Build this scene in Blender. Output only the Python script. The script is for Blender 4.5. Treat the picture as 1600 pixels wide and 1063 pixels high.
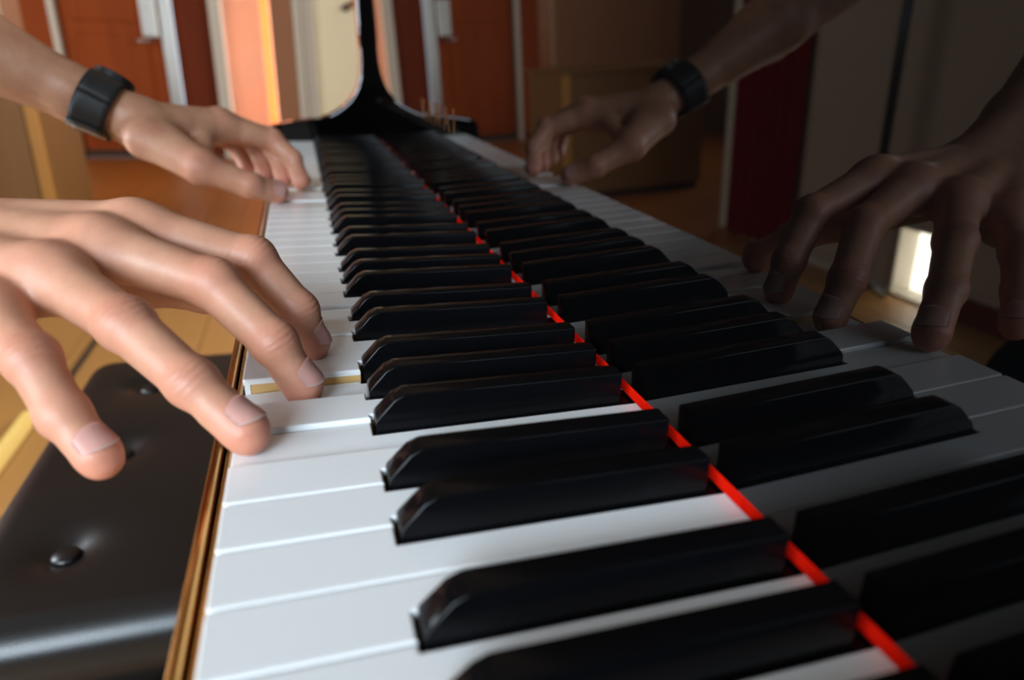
import bpy, bmesh, math, random
import numpy as np
from mathutils import Vector, Matrix

for o in list(bpy.data.objects):
    bpy.data.objects.remove(o, do_unlink=True)
scene = bpy.context.scene
COL = scene.collection
FLOOR = 0.72                      # key tops stand 0.72 m above the floor


def W(x, y, z):                   # keyboard millimetres -> world metres
    return Vector((x / 1000.0, y / 1000.0, z / 1000.0 + FLOOR))


# ------------------------------------------------------------------ camera
cam_data = bpy.data.cameras.new('camera')
cam = bpy.data.objects.new('camera', cam_data)
COL.objects.link(cam)
R_ = Vector((0.28281623, 0.95870959, 0.02984803))
U_ = Vector((-0.36696709, 0.07939832, 0.92683929))
F_ = Vector((-0.88619983, 0.27307844, -0.37427))
M = Matrix((R_, U_, -F_)).transposed().to_4x4()
M.translation = W(1255.66, 33.15, 132.05)
cam.matrix_world = M
cam_data.sensor_width = 36.0
cam_data.lens = 1067.0 / 1600.0 * 36.0
cam_data.clip_start = 0.01
cam_data.dof.use_dof = True
cam_data.dof.focus_distance = 0.33
cam_data.dof.aperture_fstop = 6.0
scene.camera = cam

# ------------------------------------------------------------------ light
world = bpy.data.worlds.new('world')
scene.world = world
world.use_nodes = True
bg = world.node_tree.nodes['Background']
bg.inputs[0].default_value = (0.75, 0.86, 1.0, 1)
bg.inputs[1].default_value = 1.0


def area_light(name, loc, direction, sx, sy, power, color):
    d = bpy.data.lights.new(name, 'AREA')
    d.shape = 'RECTANGLE'
    d.size, d.size_y = sx, sy
    d.energy = power
    d.color = color
    o = bpy.data.objects.new(name, d)
    COL.objects.link(o)
    o.location = loc
    o.rotation_euler = Vector(direction).to_track_quat('-Z', 'Y').to_euler()
    return o


# daylight of the big window behind the camera and the back window, then added fill lights
area_light('window_daylight', (2.86, -1.0, 1.52), (-1, 0.3, -0.3), 0.95, 1.1, 44, (0.72, 0.87, 1.0))
area_light('back_window_daylight', (2.0, -1.57, 1.35), (-0.55, 1, -0.2), 1.3, 1.2, 28, (0.82, 0.92, 1.0))
area_light('player_fill_light', (0.32, -1.57, 1.25), (0.1, 1, -0.15), 0.66, 0.9, 24, (0.80, 0.91, 1.0))  # added behind the player to even out the light on the far keys
area_light('far_fill_light', (-3.4, -3.44, 1.6), (-0.35, 1, -0.1), 2.2, 1.6, 70, (1.0, 0.95, 0.88))  # added fill for the far wall and doors, no window built here
area_light('side_fill_light', (-0.95, 1.94, 1.42), (-0.1, -1, 0.0), 2.2, 0.74, 72, (1.0, 0.95, 0.88))  # added to brighten the back wall mirrored in the fallboard
scene.view_settings.view_transform = 'Standard'
scene.view_settings.look = 'None'
scene.view_settings.gamma = 1.0
scene.view_settings.use_curve_mapping = False
scene.view_settings.exposure = 0.58


# ------------------------------------------------------------------ materials
def lin(r, g, b):
    f = lambda c: (c / 255 / 12.92) if c / 255 <= 0.04045 else ((c / 255 + 0.055) / 1.055) ** 2.4
    return (f(r), f(g), f(b), 1)


def mat(name, col, rough=0.5, metal=0.0, spec=0.5, coat=0.0, noise=None, bump=None, emit=None,
        wood=None, stretch=(1, 1, 1), trans=0.0, sheen=0.0):
    """noise=(scale, amount): soft colour variation; bump=(scale, strength); wood=(scale, dark factor)"""
    m = bpy.data.materials.new(name)
    m.use_nodes = True
    nt = m.node_tree
    N = nt.nodes
    L = nt.links
    p = N['Principled BSDF']
    p.inputs['Base Color'].default_value = col
    p.inputs['Roughness'].default_value = rough
    p.inputs['Metallic'].default_value = metal
    p.inputs['Specular IOR Level'].default_value = spec
    p.inputs['Coat Weight'].default_value = coat
    p.inputs['Coat Roughness'].default_value = 0.04
    p.inputs['Sheen Weight'].default_value = sheen
    if trans:
        p.inputs['Transmission Weight'].default_value = trans
    if emit:
        p.inputs['Emission Color'].default_value = emit[0]
        p.inputs['Emission Strength'].default_value = emit[1]
    tc = None
    if noise or bump or wood:
        tc = N.new('ShaderNodeTexCoord')
        mp = N.new('ShaderNodeMapping')
        mp.inputs['Scale'].default_value = stretch
        L.new(tc.outputs['Object'], mp.inputs['Vector'])
    if noise or wood:
        nz = N.new('ShaderNodeTexNoise')
        nz.inputs['Scale'].default_value = (noise or wood)[0]
        nz.inputs['Detail'].default_value = 5 if wood else 3
        nz.inputs['Distortion'].default_value = 1.2 if wood else 0.0
        L.new(mp.outputs[0], nz.inputs['Vector'])
        mix = N.new('ShaderNodeMix')
        mix.data_type = 'RGBA'
        a = (noise or wood)[1]
        mix.inputs[6].default_value = tuple(c * (1 - a) for c in col[:3]) + (1,)
        mix.inputs[7].default_value = tuple(min(1, c * (1 + a)) for c in col[:3]) + (1,)
        L.new(nz.outputs['Fac'], mix.inputs[0])
        L.new(mix.outputs[2], p.inputs['Base Color'])
    if bump:
        nb = N.new('ShaderNodeTexNoise')
        nb.inputs['Scale'].default_value = bump[0]
        nb.inputs['Detail'].default_value = 4
        L.new(mp.outputs[0], nb.inputs['Vector'])
        bp = N.new('ShaderNodeBump')
        bp.inputs['Strength'].default_value = bump[1]
        bp.inputs['Distance'].default_value = 0.001
        L.new(nb.outputs['Fac'], bp.inputs['Height'])
        L.new(bp.outputs[0], p.inputs['Normal'])
    return m


LACQUER = mat('black_lacquer', (0.001, 0.001, 0.0011, 1), rough=0.015, noise=(3, 0.1))
KEY_WHITE = mat('white_key_plastic', (0.80, 0.815, 0.82, 1), rough=0.16, noise=(6, 0.015))
KEY_BLACK = mat('black_key_plastic', (0.0025, 0.0025, 0.003, 1), rough=0.15, spec=0.14, noise=(40, 0.2))
KEY_WOOD = mat('key_stick_wood', lin(205, 165, 105), rough=0.6, wood=(18, 0.15), stretch=(3, 0.3, 1))
FELT = mat('red_felt', (0.72, 0.010, 0.003, 1), rough=0.98, spec=0.0, noise=(300, 0.2), bump=(1500, 0.5))
BRASS = mat('polished_brown_rail', lin(196, 152, 92), rough=0.17, metal=1.0, noise=(5, 0.05))
GOLD = mat('gold_lettering', lin(170, 138, 84), rough=0.25, metal=1.0, noise=(30, 0.05))
LEATHER = mat('black_leather', (0.0045, 0.004, 0.004, 1), rough=0.34, spec=0.6, noise=(12, 0.2), bump=(700, 0.14))
WOODRED = mat('red_brown_door_wood', lin(140, 62, 17), rough=0.7, spec=0.2, wood=(3, 0.3), stretch=(1, 2, 0.25))
WOODDARK = mat('dark_red_brown_wood', lin(100, 38, 9), rough=0.7, spec=0.2, wood=(3, 0.3), stretch=(1, 2, 0.25))
PAINTGREY = mat('grey_white_paint', lin(196, 190, 176), rough=0.5, noise=(4, 0.04))
PAINTBROWN = mat('brown_plaster', lin(150, 104, 74), rough=0.8, noise=(5, 0.05))
CREAM = mat('cream_wall_paint', lin(242, 234, 200), rough=0.85, noise=(3, 0.04))
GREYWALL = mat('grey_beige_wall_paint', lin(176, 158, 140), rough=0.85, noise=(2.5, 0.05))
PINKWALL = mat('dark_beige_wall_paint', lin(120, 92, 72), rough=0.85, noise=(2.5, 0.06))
DARKWALL = mat('dark_brown_wall_paint', lin(62, 48, 40), rough=0.85, noise=(2.5, 0.06))
CEIL = mat('brown_ceiling_paint', lin(112, 98, 84), rough=0.9, noise=(2, 0.03))
TAN = mat('tan_cupboard_wood', lin(128, 90, 47), rough=0.45, wood=(4, 0.14), stretch=(2, 2, 0.3))
TANEDGE = mat('yellow_cupboard_edge', lin(176, 126, 56), rough=0.45, wood=(4, 0.1), stretch=(2, 2, 0.3))
FLOORWOOD = mat('orange_brown_floor_wood', lin(158, 92, 34), rough=0.42, wood=(2.2, 0.16), stretch=(0.25, 2.5, 1))
FLOORWOOD2 = mat('tan_floor_wood', lin(158, 114, 62), rough=0.42, wood=(2.0, 0.16), stretch=(0.25, 2.5, 1))
FLOORGAP = mat('dark_floor_joint', lin(60, 38, 22), rough=0.8, noise=(5, 0.1))
BATTEN = mat('pale_yellow_wood', lin(222, 190, 110), rough=0.35, wood=(6, 0.1), stretch=(0.3, 2, 1))
REDCURT = mat('dark_red_cloth', lin(146, 14, 8), rough=0.95, spec=0.02, noise=(10, 0.12))
METAL = mat('dull_grey_metal', lin(178, 176, 170), rough=0.35, metal=0.8, noise=(10, 0.05))
DARKMETAL = mat('black_painted_steel', (0.01, 0.01, 0.011, 1), rough=0.4, noise=(10, 0.1))
STRAP = mat('black_leather_strap', (0.014, 0.016, 0.018, 1), rough=0.5, noise=(60, 0.2), bump=(900, 0.4))
THREAD = mat('grey_stitching', lin(120, 122, 124), rough=0.8, noise=(60, 0.1))
STEEL = mat('brushed_steel', lin(190, 190, 192), rough=0.3, metal=1.0, noise=(40, 0.05))
SHIRT = mat('dark_navy_cloth', (0.008, 0.010, 0.016, 1), rough=0.9, spec=0.1, noise=(20, 0.2), bump=(200, 0.3))
JEANS = mat('blue_black_denim', (0.010, 0.013, 0.028, 1), rough=0.9, spec=0.1, noise=(20, 0.2), bump=(300, 0.3))
HAIR = mat('black_hair', (0.008, 0.006, 0.005, 1), rough=0.5, noise=(40, 0.3), bump=(150, 0.8))
NAIL = mat('fingernail', lin(244, 196, 184), rough=0.18, noise=(60, 0.04))
NAILTIP = mat('pale_nail_edge', lin(240, 210, 200), rough=0.25, noise=(60, 0.04))
SHOE = mat('black_shoe_leather', (0.012, 0.011, 0.010, 1), rough=0.4, noise=(20, 0.2))
GLOW_LOW = mat('low_sun_patch_glow', (0.9, 0.9, 0.85, 1), rough=0.1, emit=((1.0, 0.93, 0.78, 1), 26.0), noise=(3, 0.02))  # emission stands in for a patch of sunlight near the floor
GLOW_FAR = mat('far_glow_pane', (0.9, 0.9, 0.85, 1), rough=0.1, emit=((1.0, 0.80, 0.55, 1), 1.8), noise=(3, 0.02))  # added glow behind the blind, in place of sunlight


def translucent(name, col, mixf=0.75):
    m = bpy.data.materials.new(name)
    m.use_nodes = True
    nt = m.node_tree
    N = nt.nodes
    p = N['Principled BSDF']
    p.inputs['Base Color'].default_value = col
    p.inputs['Roughness'].default_value = 0.8
    t = N.new('ShaderNodeBsdfTranslucent')
    t.inputs['Color'].default_value = col
    nz = N.new('ShaderNodeTexNoise')
    nz.inputs['Scale'].default_value = 3.0
    rp = N.new('ShaderNodeMapRange')
    rp.inputs['To Min'].default_value = mixf - 0.2
    rp.inputs['To Max'].default_value = min(1.0, mixf + 0.2)
    tc = N.new('ShaderNodeTexCoord')
    nt.links.new(tc.outputs['Object'], nz.inputs['Vector'])
    nt.links.new(nz.outputs['Fac'], rp.inputs['Value'])
    mx = N.new('ShaderNodeMixShader')
    nt.links.new(rp.outputs['Result'], mx.inputs[0])
    nt.links.new(p.outputs[0], mx.inputs[1])
    nt.links.new(t.outputs[0], mx.inputs[2])
    nt.links.new(mx.outputs[0], N['Material Output'].inputs[0])
    return m


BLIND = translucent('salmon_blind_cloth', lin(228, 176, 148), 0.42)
SUNSTRIPE = translucent('painted_sun_stripe', lin(255, 190, 104), 0.8)  # sunlit stripe put into a brighter, more translucent slat colour


def skin_material():
    m = bpy.data.materials.new('tanned_skin')
    m.use_nodes = True
    nt = m.node_tree
    N = nt.nodes
    L = nt.links
    p = N['Principled BSDF']
    p.inputs['Roughness'].default_value = 0.46
    p.inputs['Specular IOR Level'].default_value = 0.42
    p.inputs['Subsurface Weight'].default_value = 0.22
    p.inputs['Subsurface Radius'].default_value = (1.0, 0.35, 0.2)
    p.inputs['Subsurface Scale'].default_value = 0.0045
    tc = N.new('ShaderNodeTexCoord')
    nz = N.new('ShaderNodeTexNoise')
    nz.inputs['Scale'].default_value = 48
    nz.inputs['Detail'].default_value = 6
    nz.inputs['Roughness'].default_value = 0.65
    L.new(tc.outputs['Object'], nz.inputs['Vector'])
    base = N.new('ShaderNodeMix')
    base.data_type = 'RGBA'
    base.inputs[6].default_value = lin(162, 106, 80)
    base.inputs[7].default_value = lin(216, 168, 138)
    L.new(nz.outputs['Fac'], base.inputs[0])
    fl = N.new('ShaderNodeAttribute')
    fl.attribute_name = 'flush'
    red = N.new('ShaderNodeMix')
    red.data_type = 'RGBA'
    red.inputs[7].default_value = lin(212, 136, 114)
    L.new(fl.outputs['Fac'], red.inputs[0])
    L.new(base.outputs[2], red.inputs[6])
    kn = N.new('ShaderNodeAttribute')
    kn.attribute_name = 'knuckle'
    k2 = N.new('ShaderNodeMath')
    k2.operation = 'MULTIPLY'
    k2.inputs[1].default_value = 0.40
    L.new(kn.outputs['Fac'], k2.inputs[0])
    dark = N.new('ShaderNodeMix')
    dark.data_type = 'RGBA'
    dark.inputs[7].default_value = lin(168, 104, 84)
    L.new(k2.outputs[0], dark.inputs[0])
    L.new(red.outputs[2], dark.inputs[6])
    L.new(dark.outputs[2], p.inputs['Base Color'])
    # fine skin grain + knuckle folds
    ws = N.new('ShaderNodeAttribute')
    ws.attribute_name = 'fold'
    n3 = N.new('ShaderNodeTexNoise')
    n3.inputs['Scale'].default_value = 260
    L.new(tc.outputs['Object'], n3.inputs['Vector'])
    ad = N.new('ShaderNodeMath')
    ad.operation = 'MULTIPLY_ADD'
    ad.inputs[1].default_value = 3.0
    L.new(n3.outputs['Fac'], ad.inputs[0])
    L.new(ws.outputs['Fac'], ad.inputs[2])
    sn = N.new('ShaderNodeMath')
    sn.operation = 'SINE'
    L.new(ad.outputs[0], sn.inputs[0])
    mu = N.new('ShaderNodeMath')
    mu.operation = 'MULTIPLY'
    L.new(sn.outputs[0], mu.inputs[0])
    L.new(kn.outputs['Fac'], mu.inputs[1])
    n2 = N.new('ShaderNodeTexNoise')
    n2.inputs['Scale'].default_value = 900
    n2.inputs['Detail'].default_value = 3
    L.new(tc.outputs['Object'], n2.inputs['Vector'])
    s2 = N.new('ShaderNodeMath')
    s2.operation = 'MULTIPLY_ADD'
    s2.inputs[1].default_value = 0.35
    L.new(n2.outputs['Fac'], s2.inputs[0])
    L.new(mu.outputs[0], s2.inputs[2])
    bp = N.new('ShaderNodeBump')
    bp.inputs['Strength'].default_value = 0.3
    bp.inputs['Distance'].default_value = 0.0004
    L.new(s2.outputs[0], bp.inputs['Height'])
    L.new(bp.outputs[0], p.inputs['Normal'])
    return m


SKIN = skin_material()


# ------------------------------------------------------------------ object helpers
def tag(o, label=None, cat=None, group=None, kind=None):
    if label:
        o['label'] = label
    if cat:
        o['category'] = cat
    if group:
        o['group'] = group
    if kind:
        o['kind'] = kind
    return o


def empty(name, loc=(0, 0, 0), rz=0.0):
    o = bpy.data.objects.new(name, None)
    o.empty_display_size = 0.05
    COL.objects.link(o)
    o.location = loc
    o.rotation_euler = (0, 0, rz)
    return o


def link(name, me, material, parent=None, smooth=False):
    if material is not None and not me.materials:
        for mm in (material if isinstance(material, (list, tuple)) else [material]):
            me.materials.append(mm)
    if smooth:
        me.polygons.foreach_set('use_smooth', [True] * len(me.polygons))
    o = bpy.data.objects.new(name, me)
    COL.objects.link(o)
    if parent is not None:
        o.parent = parent
        # parents only carry a translation (or none): keep world placement
        pm = Matrix.Translation(world_loc(parent))
        o.matrix_parent_inverse = pm.inverted()
    return o


def world_loc(o):
    v = Vector(o.location)
    while o.parent is not None:
        # children are authored in world space with inverse parenting
        return v if o.type != 'EMPTY' else v
    return v


def bm_mesh(bm, name='mesh'):
    me = bpy.data.meshes.new(name)
    bm.normal_update()
    bm.to_mesh(me)
    bm.free()
    return me


def add_box(bm, x0, x1, y0, y1, z0, z1, bevel=0.0, seg=2):
    """box in keyboard millimetres"""
    vs = [bm.verts.new(W(x, y, z)) for z in (z0, z1) for y in (y0, y1) for x in (x0, x1)]
    fs = [(0, 2, 3, 1), (4, 5, 7, 6), (0, 1, 5, 4), (2, 6, 7, 3), (0, 4, 6, 2), (1, 3, 7, 5)]
    faces = [bm.faces.new([vs[i] for i in f]) for f in fs]
    if bevel:
        edges = list({e for f in faces for e in f.edges})
        bmesh.ops.bevel(bm, geom=edges, offset=bevel / 1000, segments=seg, affect='EDGES', profile=0.5)


def box(name, x0, x1, y0, y1, z0, z1, material, parent=None, bevel=0.0, seg=2):
    bm = bmesh.new()
    add_box(bm, x0, x1, y0, y1, z0, z1, bevel, seg)
    return link(name, bm_mesh(bm, name), material, parent)


def struct(o):
    o['kind'] = 'structure'
    return o


def prism(name, pts, axis, a0, a1, material, parent=None, bevel=0.0, seg=2, smooth=False):
    """polygon extruded along an axis; pts are the two other coordinates in mm"""
    bm = bmesh.new()

    def P(u, v, a):
        return {'x': W(a, u, v), 'y': W(u, a, v), 'z': W(u, v, a)}[axis]
    lo = [bm.verts.new(P(u, v, a0)) for u, v in pts]
    hi = [bm.verts.new(P(u, v, a1)) for u, v in pts]
    n = len(pts)
    f0 = bm.faces.new(lo)
    f1 = bm.faces.new(hi)
    for i in range(n):
        bm.faces.new((lo[i], lo[(i + 1) % n], hi[(i + 1) % n], hi[i]))
    bmesh.ops.recalc_face_normals(bm, faces=bm.faces[:])
    if bevel:
        ed = list(set(f0.edges) | set(f1.edges))
        bmesh.ops.bevel(bm, geom=ed, offset=bevel / 1000, segments=seg, affect='EDGES', profile=0.5)
    return link(name, bm_mesh(bm, name), material, parent, smooth)


def tube(name, pts, radii, material, parent=None, n=14, smooth=True):
    bm = bmesh.new()
    rings = []
    pts = [W(*p) for p in pts]
    if not isinstance(radii, (list, tuple)):
        radii = [radii] * len(pts)
    for i, p in enumerate(pts):
        t = (pts[min(i + 1, len(pts) - 1)] - pts[max(i - 1, 0)]).normalized()
        a = t.orthogonal().normalized() if i == 0 else (a - t * a.dot(t)).normalized()
        b = t.cross(a)
        rings.append([bm.verts.new(p + (a * math.cos(2 * math.pi * k / n) + b * math.sin(2 * math.pi * k / n)) * radii[i] / 1000)
                      for k in range(n)])
    for i in range(len(rings) - 1):
        for k in range(n):
            bm.faces.new((rings[i][k], rings[i][(k + 1) % n], rings[i + 1][(k + 1) % n], rings[i + 1][k]))
    bm.faces.new(rings[0][::-1])
    bm.faces.new(rings[-1])
    return link(name, bm_mesh(bm, name), material, parent, smooth)


# ------------------------------------------------------------------ the room
fl_mm = -720
struct_floor = struct(box('floor', -5700, 2950, -3600, 2100, fl_mm - 60, fl_mm - 4, FLOORGAP))
random.seed(4)
PLW = 182
plank_cache = {}
row = 0
y = -3600 + 0
while y < 2100 - 1:
    y1 = min(y + PLW, 2100)
    x = -5700 - random.uniform(0, 1200)
    while x < 2950:
        xa, xb = max(x, -5700), min(x + 2400, 2950)
        if xa < -1350 < xb:
            xb = -1350
        if xb - xa > 20:
            box('plank', xa + 1.2, xb - 1.2, y + 1.6, y1 - 1.6, fl_mm - 20, fl_mm + random.uniform(-0.4, 0.0),
                FLOORWOOD if x < -1400 else FLOORWOOD2, struct_floor)
        x = -1350 if x < -1350 < x + 2400 else x + 2400
    y += PLW
    row += 1

struct(box('ceiling', -5700, 2950, -3600, 2100, 1880, 1960, CEIL))
# far wall, with the openings of door_1 and glow_window_1
bm = bmesh.new()
X0, X1 = -5640, -5500
add_box(bm, X0, X1, -3600, -1765, fl_mm, 1880)          # left of the door
add_box(bm, X0, X1, -1765, -530, 1480, 1880)            # above door and panel
add_box(bm, X0, X1, -530, -140, fl_mm, -560)            # below the window
add_box(bm, X0, X1, -530, -140, 1480, 1880)
add_box(bm, X0, X1, -140, 2100, fl_mm, 1880)
wall_far = struct(link('wall_far', bm_mesh(bm), CREAM))
box('wall_panel', -5500, -5488, -140, 44, fl_mm + 90, 1880, PAINTBROWN, wall_far)
for yy, w_ in ((52, 60), (120, 40), (168, 50)):
    box('pilaster_moulding', -5500, -5470 + (w_ - 40) * 0.6, yy, yy + w_, fl_mm, 1880, PAINTGREY, wall_far, bevel=6)
# door with its panels, white metal stile and lock case
box('wall_panel', -5500, -5486, -2120, -1985, fl_mm + 90, 1880, FLOORWOOD, wall_far)
box('wall_panel', -5500, -5488, -3480, -2140, fl_mm + 90, 1880, PAINTBROWN, wall_far)
box('wall_panel', -5500, -5480, -1980, -1802, fl_mm + 90, 1880, WOODRED, wall_far)
d1 = struct(box('door_1', -5600, -5545, -1745, -1010, fl_mm + 6, 1470, WOODRED))
for z0, z1 in ((-600, 260), (360, 1360)):
    box('door_panel', -5545, -5534, -1660, -1120, z0, z1, WOODRED, d1, bevel=10)
box('door_stile', -5560, -5505, -1006, -915, fl_mm, 1478, METAL, d1, bevel=4)
box('lock_case', -5536, -5470, -1140, -1020, 250, 560, METAL, d1, bevel=8)
tube('door_handle', [(-5530, -1080, 225), (-5460, -1080, 225), (-5440, -1110, 222), (-5440, -1200, 218)], 11, STEEL, d1)
box('door_jamb', -5600, -5480, -1800, -1750, fl_mm, 1480, PAINTGREY, d1, bevel=4)
box('kick_board', -5545, -5536, -1740, -1015, fl_mm + 8, fl_mm + 70, FLOORGAP, d1)
d2 = struct(box('door_2', -5600, -5540, -905, -625, fl_mm + 6, 1478, WOODDARK))
box('door_panel', -5540, -5530, -860, -680, -560, 1360, WOODDARK, d2, bevel=10)
# sunlit panel, built as a salmon blind over an added glowing pane
w1 = struct(box('glow_window_1', -5630, -5620, -525, -145, -555, 1475, GLOW_FAR))
box('window_jamb', -5620, -5468, -620, -530, fl_mm, 1480, PAINTGREY, w1, bevel=6)
box('window_sill', -5620, -5460, -530, -140, -575, -545, PAINTGREY, w1, bevel=4)
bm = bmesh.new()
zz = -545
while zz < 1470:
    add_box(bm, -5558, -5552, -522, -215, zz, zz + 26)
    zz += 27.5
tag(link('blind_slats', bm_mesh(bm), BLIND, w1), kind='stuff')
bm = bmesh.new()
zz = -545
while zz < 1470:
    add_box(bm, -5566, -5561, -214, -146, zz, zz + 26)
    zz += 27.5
tag(link('sun_stripe_slats', bm_mesh(bm), SUNSTRIPE, w1), kind='stuff')  # brighter orange slats paint the sunlit stripe
struct(box('baseboard_far', -5500, -5484, -3480, -1802, fl_mm, fl_mm + 85, WOODDARK, bevel=3))

# near back wall (behind the player), dark side room behind its corner
bm = bmesh.new()
add_box(bm, -1440, -560, -1740, -1600, fl_mm, 1880)
add_box(bm, -560, -340, -1740, -1600, -470, 1880)
add_box(bm, -340, -40, -1740, -1600, fl_mm, 1880)
add_box(bm, -40, 680, -1740, -1600, fl_mm, 40)
add_box(bm, -40, 680, -1740, -1600, 1020, 1880)
add_box(bm, 680, 1300, -1740, -1600, fl_mm, 1880)
add_box(bm, 1300, 2700, -1740, -1600, fl_mm, 0)
add_box(bm, 1300, 2700, -1740, -1600, 1260, 1880)
add_box(bm, 2700, 2950, -1740, -1600, fl_mm, 1880)
wall_back = struct(link('wall_back', bm_mesh(bm), GREYWALL))
struct(box('trim_1', -1632, -1552, -1745, -1592, fl_mm, 1880, PAINTGREY, bevel=5))
struct(box('wall_pier', -1552, -1440, -1740, -1600, fl_mm, 1880, GREYWALL))
w2 = struct(box('sun_patch_glow', -556, -344, -1690, -1680, fl_mm + 6, -474, GLOW_LOW))  # low opening made up; its glow imitates sunlight on wall and floor
for (a, b, c, d) in ((-560, -548, fl_mm, -470), (-352, -340, fl_mm, -470), (-548, -352, -482, -470), (-548, -352, fl_mm, fl_mm + 10)):
    box('sun_patch_frame', a, b, -1700, -1594, c, d, PAINTGREY, w2, bevel=1.5)
struct(box('baseboard_back', -338, 2950, -1600, -1586, fl_mm, fl_mm + 80, WOODDARK, bevel=3))
struct(box('baseboard_corner', -1440, -562, -1600, -1586, fl_mm, fl_mm + 22, PAINTGREY, bevel=3))
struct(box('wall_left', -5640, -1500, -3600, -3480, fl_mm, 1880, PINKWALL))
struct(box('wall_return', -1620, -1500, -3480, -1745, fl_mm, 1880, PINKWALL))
bm = bmesh.new()
add_box(bm, -5640, -2080, 2000, 2100, fl_mm, 1880)
add_box(bm, -2080, 180, 2000, 2100, fl_mm, 310)
add_box(bm, -2080, 180, 2000, 2100, 1090, 1880)
add_box(bm, 180, 2950, 2000, 2100, fl_mm, 1880)
wall_right = struct(link('wall_right', bm_mesh(bm), GREYWALL))
bm = bmesh.new()
add_box(bm, 2900, 2950, -1600, 2000, fl_mm, 270)
add_box(bm, 2900, 2950, -1600, 2000, 1560, 1880)
add_box(bm, 2900, 2950, -480, 2000, 270, 1560)
add_box(bm, 2900, 2950, -1600, -1520, 270, 1560)
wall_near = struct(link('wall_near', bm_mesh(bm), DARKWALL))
w3 = struct(empty('window_3', W(2900, -1000, 270)))
for yy in (-1520, -1015, -510):
    box('window_mullion', 2885, 2940, yy, yy + 30, 270, 1560, PAINTGREY, w3, bevel=4)
box('window_sill', 2800, 2940, -1540, -460, 240, 270, PAINTGREY, w3, bevel=4)
w5 = struct(empty('added_window_5', W(320, -1600, 40)))  # added, unseen window that goes with the fill light for the far keys
for xx in (-40, 310, 655):
    box('window_mullion', xx, xx + 25, -1700, -1620, 40, 1020, PAINTGREY, w5, bevel=4)
box('window_sill', -60, 700, -1700, -1540, 10, 40, PAINTGREY, w5, bevel=4)
w4 = struct(empty('window_4', W(2000, -1600, 0)))
for xx in (1300, 1985, 2670):
    box('window_mullion', xx, xx + 30, -1700, -1620, 0, 1260, PAINTGREY, w4, bevel=4)
box('window_sill', 1280, 2720, -1700, -1540, -30, 0, PAINTGREY, w4, bevel=4)

# ------------------------------------------------------------------ things in the room behind
# hanging red cloth on the back wall
n = 61
bm = bmesh.new()
rows_ = []
for j in range(12):
    z = fl_mm + 12 + (1700 - fl_mm) * j / 11
    r_ = []
    for i in range(n):
        t = i / (n - 1)
        r_.append(bm.verts.new(W(-1535 + 455 * t, -1570 + 14 * math.sin(t * 2 * math.pi * 6) * (1 - 0.25 * j / 11), z)))
    rows_.append(r_)
for j in range(11):
    for i in range(n - 1):
        bm.faces.new((rows_[j][i], rows_[j][i + 1], rows_[j + 1][i + 1], rows_[j + 1][i]))
bmesh.ops.solidify(bm, geom=bm.faces[:], thickness=0.004)
curt = empty('curtain', W(-1307, -1570, fl_mm))
tag(curt, 'dark red curtain hanging on the wall behind the player, mirrored in the fallboard', 'curtain')
link('curtain_cloth', bm_mesh(bm), REDCURT, curt, True)
tube('curtain_rod', [(-1560, -1570, 1720), (-1055, -1570, 1720)], 12, DARKMETAL, curt)
for xx in (-1540, -1075):
    box('rod_bracket', xx - 8, xx + 8, -1601, -1560, 1708, 1732, DARKMETAL, curt, bevel=2)

# tall black stand in front of the back wall
st = empty('microphone_stand', W(-560, -1480, fl_mm))
tag(st, 'thin black metal stand standing before the grey wall, seen mirrored in the fallboard', 'stand')
tube('stand_pole', [(-560, -1480, fl_mm + 30), (-560, -1480, 900)], 15, DARKMETAL, st)
for k in range(3):
    a = math.radians(-60 + 120 * k)
    tube('stand_leg', [(-560, -1480, fl_mm + 60), (-560 + 75 * math.cos(a), -1480 + 75 * math.sin(a), fl_mm + 8)], 9, DARKMETAL, st)

# tan cupboard at the left
cb = empty('cupboard', W(-2900, -1500, fl_mm))
tag(cb, 'plain tan wooden cupboard standing on the floor left of the red-brown door', 'cupboard')
box('carcass', -3200, -2518, -2000, -1135, fl_mm + 40, -20, TAN, cb, bevel=4)
box('front_edge', -2518, -2496, -1165, -1113, fl_mm + 40, -20, TANEDGE, cb, bevel=3)
box('side_panel', -2518, -2502, -2000, -1170, fl_mm + 44, -24, TAN, cb, bevel=3)
box('cupboard_top', -3210, -2490, -2005, -1108, -20, 4, TAN, cb, bevel=3)
box('plinth', -3190, -2530, -1990, -1150, fl_mm, fl_mm + 40, FLOORGAP, cb)

# rounded pale batten lying on the floor by the bench
bt = prism('floor_batten', [(-668 + 20 * math.cos(math.pi * k / 8) + 0, fl_mm + 24 * math.sin(math.pi * k / 8)) for k in range(9)],
           'x', -520, -150, BATTEN, None, bevel=8, seg=3, smooth=False)
tag(bt, 'pale yellow rounded wooden batten lying on the floor left of the bench', 'batten')
ck = prism('floor_cable', [(-640 + 7 * math.cos(math.pi * k / 6), fl_mm + 9 * math.sin(math.pi * k / 6)) for k in range(7)],
           'x', -2300, -560, DARKMETAL, None)
tag(ck, 'thin dark cable running straight along the floor beyond the bench', 'cable')

# sloping handrail on the far cream wall
hr = empty('handrail', W(-5440, 560, 560))
tag(hr, 'sloping pinkish wooden handrail with a dark end on the far cream wall', 'handrail')
tube('rail', [(-5420, 505, 548), (-5420, 760, 690), (-5420, 1400, 1050)], 26, PAINTBROWN, hr)
tube('rail_end', [(-5420, 470, 528), (-5420, 506, 548)], [24, 30], DARKMETAL, hr)
for a in (620, 1200):
    tube('rail_bracket', [(-5500, a, 560 + (a - 505) * 0.56 - 60), (-5420, a, 548 + (a - 505) * 0.56 - 20)], 8, DARKMETAL, hr)

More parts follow.
